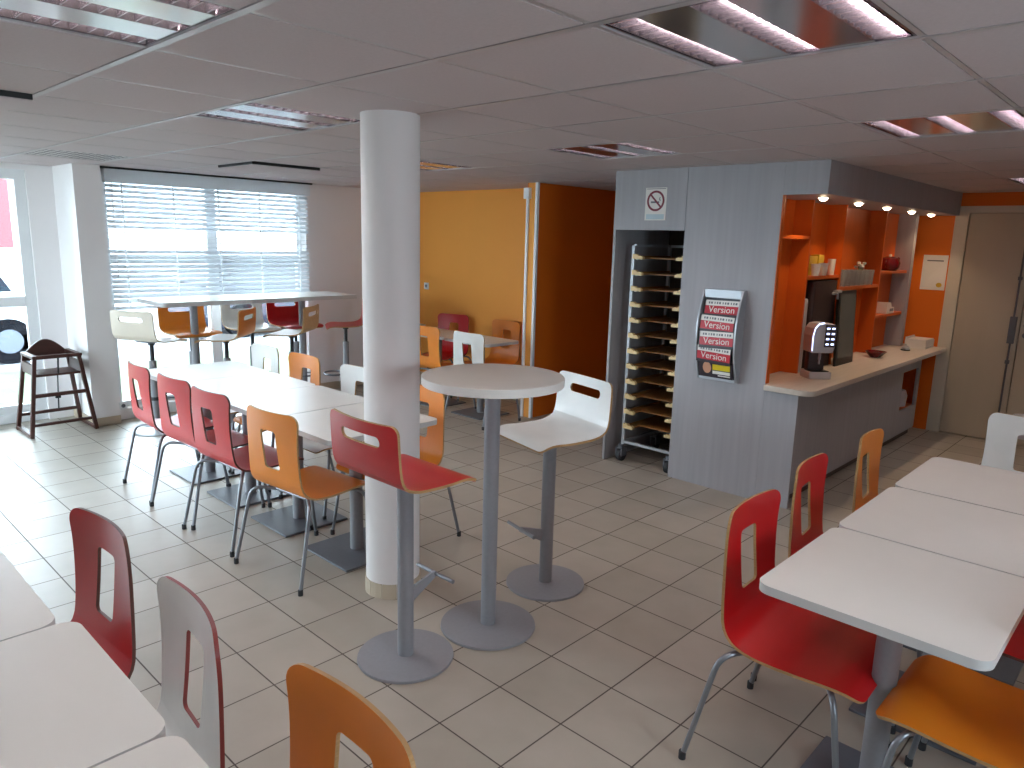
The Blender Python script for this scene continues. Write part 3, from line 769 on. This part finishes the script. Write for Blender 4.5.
for x in (.0, W - .03):
    for y in (.075, D + .0):
        c = MB().lathe([(.022, .105), (.022, .14)], (x, y, 0), 14).box((x - .03, y - .030, .045), (x + .035, y - .020, .112)).box((x - .03, y + .020, .045), (x + .035, y + .030, .112)).box((x - .03, y - .03, .106), (x + .035, y + .03, .118)).build('castor', 'plate_paint', t)
        MB().tube([(x + .008, y - .017, .052), (x + .008, y + .017, .052)], .052, 20).build('wheel', 'black_rubber', c)
ordn = ('lowest', 'second lowest', 'third from the bottom', 'fourth from the bottom', 'fifth from the bottom', 'sixth from the bottom', 'sixth from the top', 'fifth from the top', 'fourth from the top', 'third from the top', 'second from the top', 'topmost')
for k, z in enumerate(zs):
    tr = thing('serving_tray', f'tan tray with cream lip, {ordn[k]} in the tray trolley', 'tray', (TX0, TY0, z), 0, 'trays stacked in the trolley')
    MB().box((.11, .026, 0), (W - .03, D - .026, .008)).box((.0, .026, .0), (.11, .10, .008)).box((.0, D - .10, .0), (.11, D - .026, .008)).box((.0, .026, .008), (W - .03, .036, .02)).box((.0, D - .036, .008), (W - .03, D - .026, .02)).build('tray_base', 'tray_brown', tr)
    for y0, y1 in ((.026, .115), (D - .115, D - .026)):
        pts = [(y0, -.002), (y1, -.004), (y1, .014), (y1 - .02, .024), (y1 - .035, .018), (y0 + .03, .036), (y0 + .012, .030), (y0, .036)]
        if y0 > .1: pts = [(y0 + y1 - a, b) for a, b in pts]
        MB().prism(pts, -.028, .004, axis=0).build('handle_lip', 'cream', tr)

# things on the bar ------------------------------------------------------------------
CT = .82
t = thing('coffee_machine', 'grey coffee machine with lit buttons standing on the bar counter', 'coffee machine', (3.0, .155, CT), math.radians(-44)); t.scale = (.48, .62, .84)
MB().prism(round_rect(-.17, -.125, .17, .125, .03), 0, .06).build('base', 'machine_grey', t, .006)
MB().box((-.14, -.11, .06), (.13, .06, .066)).build('drip_tray', 'black', t)
MB().prism(round_rect(-.12, .02, .14, .12, .03), .06, .24).build('column', 'machine_dark', t)
hd = [(-.16, .22), (-.165, .36), (-.145, .42), (-.10, .455), (.0, .465), (.14, .46), (.165, .44), (.165, .27), (.14, .22)]
MB().prism(hd, -.135, .125, axis=1).build('head', 'machine_grey', t, .008)
MB().tube([(-.169, -.137, .24), (-.172, -.137, .36), (-.150, -.137, .425), (-.10, -.137, .46), (-.03, -.137, .468)], .006, 8).build('light_strip', 'led', t)
MB().box((.0, -.139, .27), (.155, -.134, .455)).build('button_panel', 'machine_dark', t)
m = MB()
for r in range(4):
    for c in range(2): m.box((.02 + .075 * c, -.143, .288 + .043 * r), (.062 + .075 * c, -.1385, .302 + .043 * r))
m.build('buttons', 'led', t)
MB().lathe([(.018, .16), (.018, .225)], (0, -.06, 0), 14).lathe([(.012, .12), (.012, .16)], (0, -.06, 0), 12).build('spout', 'silver', t)
t = thing('drinks_machine', 'dark brown drinks machine in the alcove behind the coffee machine', 'drinks machine', (3.43, .36, CT))
MB().prism(round_rect(-.22, -.06, .22, .066, .02), 0, .66).build('body', 'machine_dark', t, .006)
MB().tube([(.13, -.06, .56), (.13, -.10, .56), (.13, -.10, .52)], .011, 10).box((.09, -.115, .572), (.17, -.08, .590)).build('tap', 'machine_grey', t)
t = thing('grey_canister', 'pale grey canister left of the dark drinks machine', 'canister', (3.125, .365, CT))
MB().lathe([(0, 0), (.055, 0), (.055, .52), (.05, .535), (0, .54)], n=24).build('body', 'machine_grey', t)
MB().lathe([(.03, .54), (.03, .56), (0, .565)], n=20).build('lid', 'plate_paint', t)
t = thing('framed_panel', 'dark framed panel leaning in the alcove beside the coffee machine', 'panel', (3.60, .235, CT)); t.rotation_euler = (math.radians(-3), 0, 0)
MB().box((0, .0, 0), (.38, .02, .58)).build('frame', 'black', t, .003)
MB().box((.03, -.003, .06), (.35, .001, .55)).build('face', 'screen', t)
tag(MB().lathe([(0, 0), (.04, 0), (.06, .02), (.085, .05), (.08, .052), (.055, .024), (0, .012)], n=28).build('bowl', 'dark_red_gloss', None, 0, (4.42, .20, CT)), 'small dark red bowl on the counter beside the framed panel', 'bowl')
# goods on the second bay shelf
z = 1.52
tag(MB().box((3.20, .355, z), (3.34, .425, z + .14)).build('tea_box', 'yellow_pack', None, .003), 'yellow carton on the upper bar shelf, left one', 'carton', 'goods on the upper bar shelf')
tag(MB().box((3.38, .36, z), (3.48, .425, z + .15)).build('tea_box', 'yellow_pack', None, .003), 'yellow carton on the upper bar shelf behind a white cup', 'carton', 'goods on the upper bar shelf')
def cup(x, y, zz, r, h, m, lb, grp):
    t = thing('cup', lb, 'cup', (x, y, zz), 0, grp)
    MB().lathe([(0, 0), (r * .75, 0), (r, h), (r - .004, h), (r * .72, .006), (0, .006)], n=20).build('body', m, t); 
    hh = [(r * .9 + .022 * math.sin(PI * k / 8), 0, h * .25 + h * .5 * k / 8) for k in range(9)]
    MB().tube(hh, .004, 8).build('handle', m, t)
cup(3.22, .315, z, .034, .085, 'white_ceramic', 'white cup at the left end of the upper bar shelf', 'goods on the upper bar shelf')
cup(3.36, .315, z, .036, .09, 'white_ceramic', 'white cup in the middle of the upper bar shelf', 'goods on the upper bar shelf')
cup(3.57, .335, z, .03, .12, 'white_ceramic', 'tall white cup at the right end of the upper bar shelf', 'goods on the upper bar shelf')
# glasses
z = 1.425
k = 0
for row, yy in enumerate((.325, .395)):
    for q in range(7):
        x = 3.80 + .105 * q + (.03 if row else 0)
        pos = ('far left', 'second', 'third', 'middle', 'fifth', 'sixth', 'far right')[q]
        tag(MB().lathe([(0, 0), (.026, 0), (.034, .125), (.0325, .125), (.0245, .006), (0, .006)], n=18).build('drinking_glass', 'cup_glass', None, 0, (x, yy, z)),
            f'clear drinking glass, {pos} from the left in the {"front" if row == 0 else "back"} row on the bar shelf', 'glass', 'glasses on the bar shelf')
t = thing('flower_spray', 'small pale flowers standing among the glasses on the bar shelf', 'flowers', (4.28, .36, z))
m = MB(); b = MB()
for q in range(8):
    a = q * 2.4; r = .02 + .008 * q; zz = .155 + .02 * math.sin(q * 1.7)
    m.tube([(0, 0, .006), (.3 * r * math.cos(a), .3 * r * math.sin(a), .1), (r * math.cos(a), .4 * r * math.sin(a), zz)], .0025, 6)
    b.lathe([(0, -.01), (.014, 0), (.018, .012), (.008, .016), (0, .014)], (r * math.cos(a), .4 * r * math.sin(a), zz), 10)
m.build('stems', 'stem_green', t); b.build('blossoms', 'white_ceramic', t)
# fourth bay
t = thing('teapot', 'round dark red teapot on the right hand bar shelf', 'teapot', (4.98, .345, 1.535))
MB().lathe([(0, 0), (.06, 0), (.085, .03), (.09, .07), (.07, .11), (.03, .125), (0, .127)], n=28).build('body', 'dark_red_gloss', t)
MB().tube(fillet([(.075, -.02, .05), (.115, -.03, .075), (.13, -.035, .115)], .02), [.016] * 7 + [.010], 10).build('spout', 'dark_red_gloss', t)
MB().tube([(-.08 - .035 * math.sin(PI * k / 8), 0, .03 + .07 * k / 8) for k in range(9)], .007, 8).build('handle', 'dark_red_gloss', t)
MB().lathe([(.012, .125), (.014, .14), (0, .15)], n=14).build('lid_knob', 'white_ceramic', t)
t = thing('napkin_box', 'white box with raised back on the lower right bar shelf', 'box', (5.02, .36, 1.15))
MB().prism([(-.10, 0), (.10, 0), (.10, .055), (.03, .06), (.0, .10), (-.10, .105)], -.06, .06, axis=1).build('body', 'white_ceramic', t, .004)
MB().box((-.02, -.061, .02), (.08, -.0595, .045)).build('slot', 'plate_paint', t)
t = thing('paper_stack', 'white box of papers at the far end of the bar counter', 'box', (5.47, .14, CT))
MB().box((-.14, -.09, 0), (.14, .09, .015)).box((-.14, -.09, .015), (-.13, .09, .075)).box((.13, -.09, .015), (.14, .09, .075)).box((-.13, .08, .015), (.13, .09, .1)).build('tray', 'white_ceramic', t)
MB().box((-.125, -.085, .015), (.125, .075, .085)).build('papers', 'paper', t)
t = thing('counter_bell', 'small silver bell on the counter near the paper box', 'bell', (5.12, .16, CT))
MB().lathe([(0, 0), (.04, 0), (.04, .008), (0, .008)], n=20).build('foot', 'black', t)
MB().lathe([(.036, .010), (.032, .03), (.016, .042), (0, .045)], n=20).build('dome', 'silver', t)
MB().lathe([(.005, .045), (.005, .056), (0, .058)], n=10).build('button', 'silver', t)
t = thing('paper_bin_roll', 'pale rounded container in the orange niche under the counter', 'container', (5.19, .19, .288))
MB().lathe([(0, 0), (.07, 0), (.078, .10), (.06, .15), (0, .16)], n=24).build('body', 'machine_grey', t)
MB().lathe([(.03, .157), (.03, .165), (0, .168)], n=16).build('lid', 'plate_paint', t)
t = thing('notice', 'white paper notice on the orange wall beside the door', 'notice', (XE, .147, 1.518))
MB().box((-.003, -.105, -.163), (0, .105, .163)).build('sheet', 'paper', t)
MB().box((-.0036, -.07, .105), (-.003, .07, .116)).build('heading', 'plate_paint', t)
MB().prism([(-.055 + .025 * math.cos(a * PI / 8), -.115 + .022 * math.sin(a * PI / 8)) for a in range(16)], -.0036, -.003, axis=0).build('stamp', 'yellow_pack', t)
# socket + conduit
t = thing('wall_socket', 'white socket on the light orange wall right of the column', 'socket', (3.55, 5.08, 1.145))
MB().box((-.012, -.04, -.04), (0, .04, .04)).build('plate', 'pvc', t, .003)
MB().tube([(-.014, 0, 0), (-.011, 0, 0)], .02, 20).build('outlet', 'plate_paint', t)
t = thing('cable_conduit', 'white cable conduit with box at top on the partition end', 'conduit', (3.04, 2.985, 0))
MB().box((-.022, -.014, 0), (0, .014, 2.10)).build('duct', 'pvc', t, .002)
MB().box((-.045, -.035, 2.10), (0, .03, 2.20)).build('junction_box', 'pvc', t, .004)
t = thing('socket_by_window', 'small white socket low beside the pilaster', 'socket', (.12, 5.30, .13)); t.name = 'wall_socket'
MB().box((-.03, -.012, -.035), (.03, 0, .035)).build('plate', 'pvc', t, .003); MB().tube([(0, -.014, 0), (0, -.011, 0)], .018, 16).build('outlet', 'plate_paint', t)

# ------------------------------------------------------------------ high chair
t = thing('high_chair', 'dark brown wooden baby high chair by the glass door', 'high chair', (-.415, 5.12, 0), math.radians(1))
FZ = {}
def sx_at(z): return .245 - .085 * z / .65
for sy in (0, 1):
    for sg in (-1, 1):
        y0, y1 = (-.02, .02) if sy == 0 else (.38, .31)
        MB().bar((sg * .245, y0, 0), (sg * .165, y1, .66), .035, .03).build('leg', 'dark_wood', t, .003)
for sg in (-1, 1):
    MB().bar((sg * .242, -.02, .022), (sg * .242, .38, .022), .035, .026).build('foot_rail', 'dark_wood', t)
    MB().bar((sg * .165, -.01, .665), (sg * .165, .33, .665), .04, .025).build('armrest', 'dark_wood', t, .003)
    MB().bar((sg * .178, .005, .56), (sg * .178, .33, .56), .02, .09).build('side_slat', 'dark_wood', t)
MB().bar((-.16, .0, .665), (.16, .0, .665), .025, .03).build('front_bar', 'dark_wood', t)
MB().bar((-.205, .0, .345), (.205, .0, .345), .022, .03).build('footrest', 'dark_wood', t)
MB().bar((-.232, .366, .13), (.232, .366, .13), .022, .026).build('stretcher', 'dark_wood', t)
MB().bar((-.236, .0, .10), (.236, .0, .10), .022, .024).build('stretcher', 'dark_wood', t)
MB().box((-.165, .01, .50), (.165, .30, .518)).build('seat', 'dark_wood', t, .003)
pts = [(-.155, .60)] + [(-.155 + .31 * (k / 14), .67 + .105 * math.sin(PI * k / 14)) for k in range(15)] + [(.155, .60)]
MB().prism(pts, .305, .325, axis=1).build('backrest', 'dark_wood', t, .003)
m = MB().bar((0, -.012, .655), (0, .02, .52), .03, .006); m.build('crotch_strap', 'strap', t)
m = MB().bar((.07, .29, .52), (.07, .36, .14), .022, .006).box((.05, .335, .24), (.09, .355, .28)); m.build('harness_strap', 'strap', t)

# ------------------------------------------------------------------ outside
go = MB().box((-14, 5.95, -.3), (20, 9.3, -.12)).box((-14, -3.6, -.3), (-4.6, 5.95, -.12)); struct(go.build('ground', 'grass'))
struct(MB().box((-30, 9.3, -.32), (40, 40, -.14)).build('car_park', 'tarmac'))
def car(x, y, paint, label, flip=1, over=.80):
    t = thing('parked_car', label, 'car', (x, y, -.14), 0, 'cars parked outside')
    L = 4.2
    body = [(0, .25), (.05, .62), (.22, .92), (.9, .98), (1.3, .98), (3.1, .95), (3.95, .80), (4.15, .62), (4.2, .25)]
    cab = [(.18, .93), (.42, 1.30), (.85, 1.44), (1.9, 1.46), (2.4, 1.36), (3.12, .95)]
    MB().prism([(flip * p, q) for p, q in body], -.85, .85, axis=1).build('body', paint, t, .05)
    MB().prism([(flip * p, q) for p, q in cab], -.70, .70, axis=1).build('roof', paint, t, .04)
    for sy in (-1, 1):
        MB().prism([(flip * p, q) for p, q in ((.38, .98), (.55, 1.28), (.95, 1.38), (1.55, 1.38), (1.55, .98))], sy * .702, sy * .712, axis=1).build('side_window', 'car_glass', t)
        MB().prism([(flip * p, q) for p, q in ((1.62, .98), (1.62, 1.38), (2.05, 1.38), (2.4, 1.28), (2.85, .98))], sy * .702, sy * .712, axis=1).build('side_window', 'car_glass', t)
        for wx in (over, 3.35):
            w = MB().tube([(flip * wx, sy * .68, .31), (flip * wx, sy * .87, .31)], .31, 28).build('wheel', 'tyre', t)
            MB().tube([(flip * wx, sy * .86, .31), (flip * wx, sy * .885, .31)], .165, 20).build('wheel_hub', 'hub', w)
    MB().box((flip * -.03, -.87, .16), (flip * .45, .87, .42)).box((flip * 1.15, -.86, .16), (flip * 3.0, .86, .40)).build('bumper', 'car_trim', t, .03)
    MB().box((flip * -.02, -.7, .62), (flip * .06, -.45, .80)).build('tail_light', 'mag_red', t)
car(.78, 10.9, 'car_paint', 'pale car with dark bumper and pale wheel hub outside the glass door', -1, .50)
car(3.2, 11.6, 'car_silver', 'blue grey car seen under the blind through the window', 1)
b1 = thing('red_building', 'pale building with red cladding beyond the glass door', 'building', (-6.2, 24, -.14))
MB().box((0, 0, 0), (9.6, 6, 1.25)).build('wall', 'pale_render', b1); MB().box((-.1, -.15, 1.25), (9.7, 6.1, 4.6)).build('cladding', 'red_clad', b1)
b2 = thing('grey_house', 'pale low building far outside the window', 'building', (6, 30, -.14))
MB().box((0, 0, 0), (14, 7, 2.6)).build('wall', 'pale_render', b2); MB().prism([(-.3, 2.6), (7.3, 2.6), (3.5, 4.2)], -.3, 14.3, axis=0).build('roof', 'roof_grey', b2)

# ------------------------------------------------------------------ light
w = bpy.data.worlds.new('sky'); bpy.context.scene.world = w; w.use_nodes = True
bg = w.node_tree.nodes['Background']; bg.inputs['Color'].default_value = (.76, .89, 1.0, 1); bg.inputs['Strength'].default_value = 11.0
def portal(loc, sx, sy, rot):
    L = bpy.data.lights.new('daylight_portal', 'AREA'); L.shape = 'RECTANGLE'; L.size = sx; L.size_y = sy
    L.cycles.is_portal = True
    o = bpy.data.objects.new('daylight_portal', L); C.objects.link(o); o.location = loc; o.rotation_euler = rot
portal((1.08, 5.52, 1.15), 1.96, 2.1, (-PI / 2, 0, 0))
portal((-1.92, 5.97, 1.1), 2.96, 2.2, (-PI / 2, 0, 0))
portal((-4.62, 4.5, 1.1), 2.2, 2.0, (PI / 2, 0, -PI / 2))
portal(((VX0 + VX1) / 2, -3.82, 1.55), 1.0, 1.1, (PI / 2, 0, 0))

# ------------------------------------------------------------------ camera
f, yaw, pitch, roll = 728.2949, 0.75662, 0.19551, 0.026485
F = Vector((math.cos(yaw) * math.cos(pitch), math.sin(yaw) * math.cos(pitch), -math.sin(pitch)))
R = Vector((math.sin(yaw), -math.cos(yaw), 0)); Up = R.cross(F)
R2 = R * math.cos(roll) + Up * math.sin(roll); U2 = Up * math.cos(roll) - R * math.sin(roll)
cam = bpy.data.cameras.new('camera'); cam.sensor_width = 36; cam.lens = f / 1024 * 36; cam.clip_start = .05
co = bpy.data.objects.new('camera', cam); C.objects.link(co)
M = Matrix((R2, U2, -F)).transposed().to_4x4(); M.translation = Vector((-2.16667, -1.77481, 1.71973)); co.matrix_world = M
S = bpy.context.scene; S.camera = co
S.cycles.transparent_max_bounces = 48
S.view_settings.view_transform = 'Standard'; S.view_settings.look = 'None'; S.view_settings.gamma = 1; S.view_settings.exposure = 1.12
S.view_settings.use_curve_mapping = False
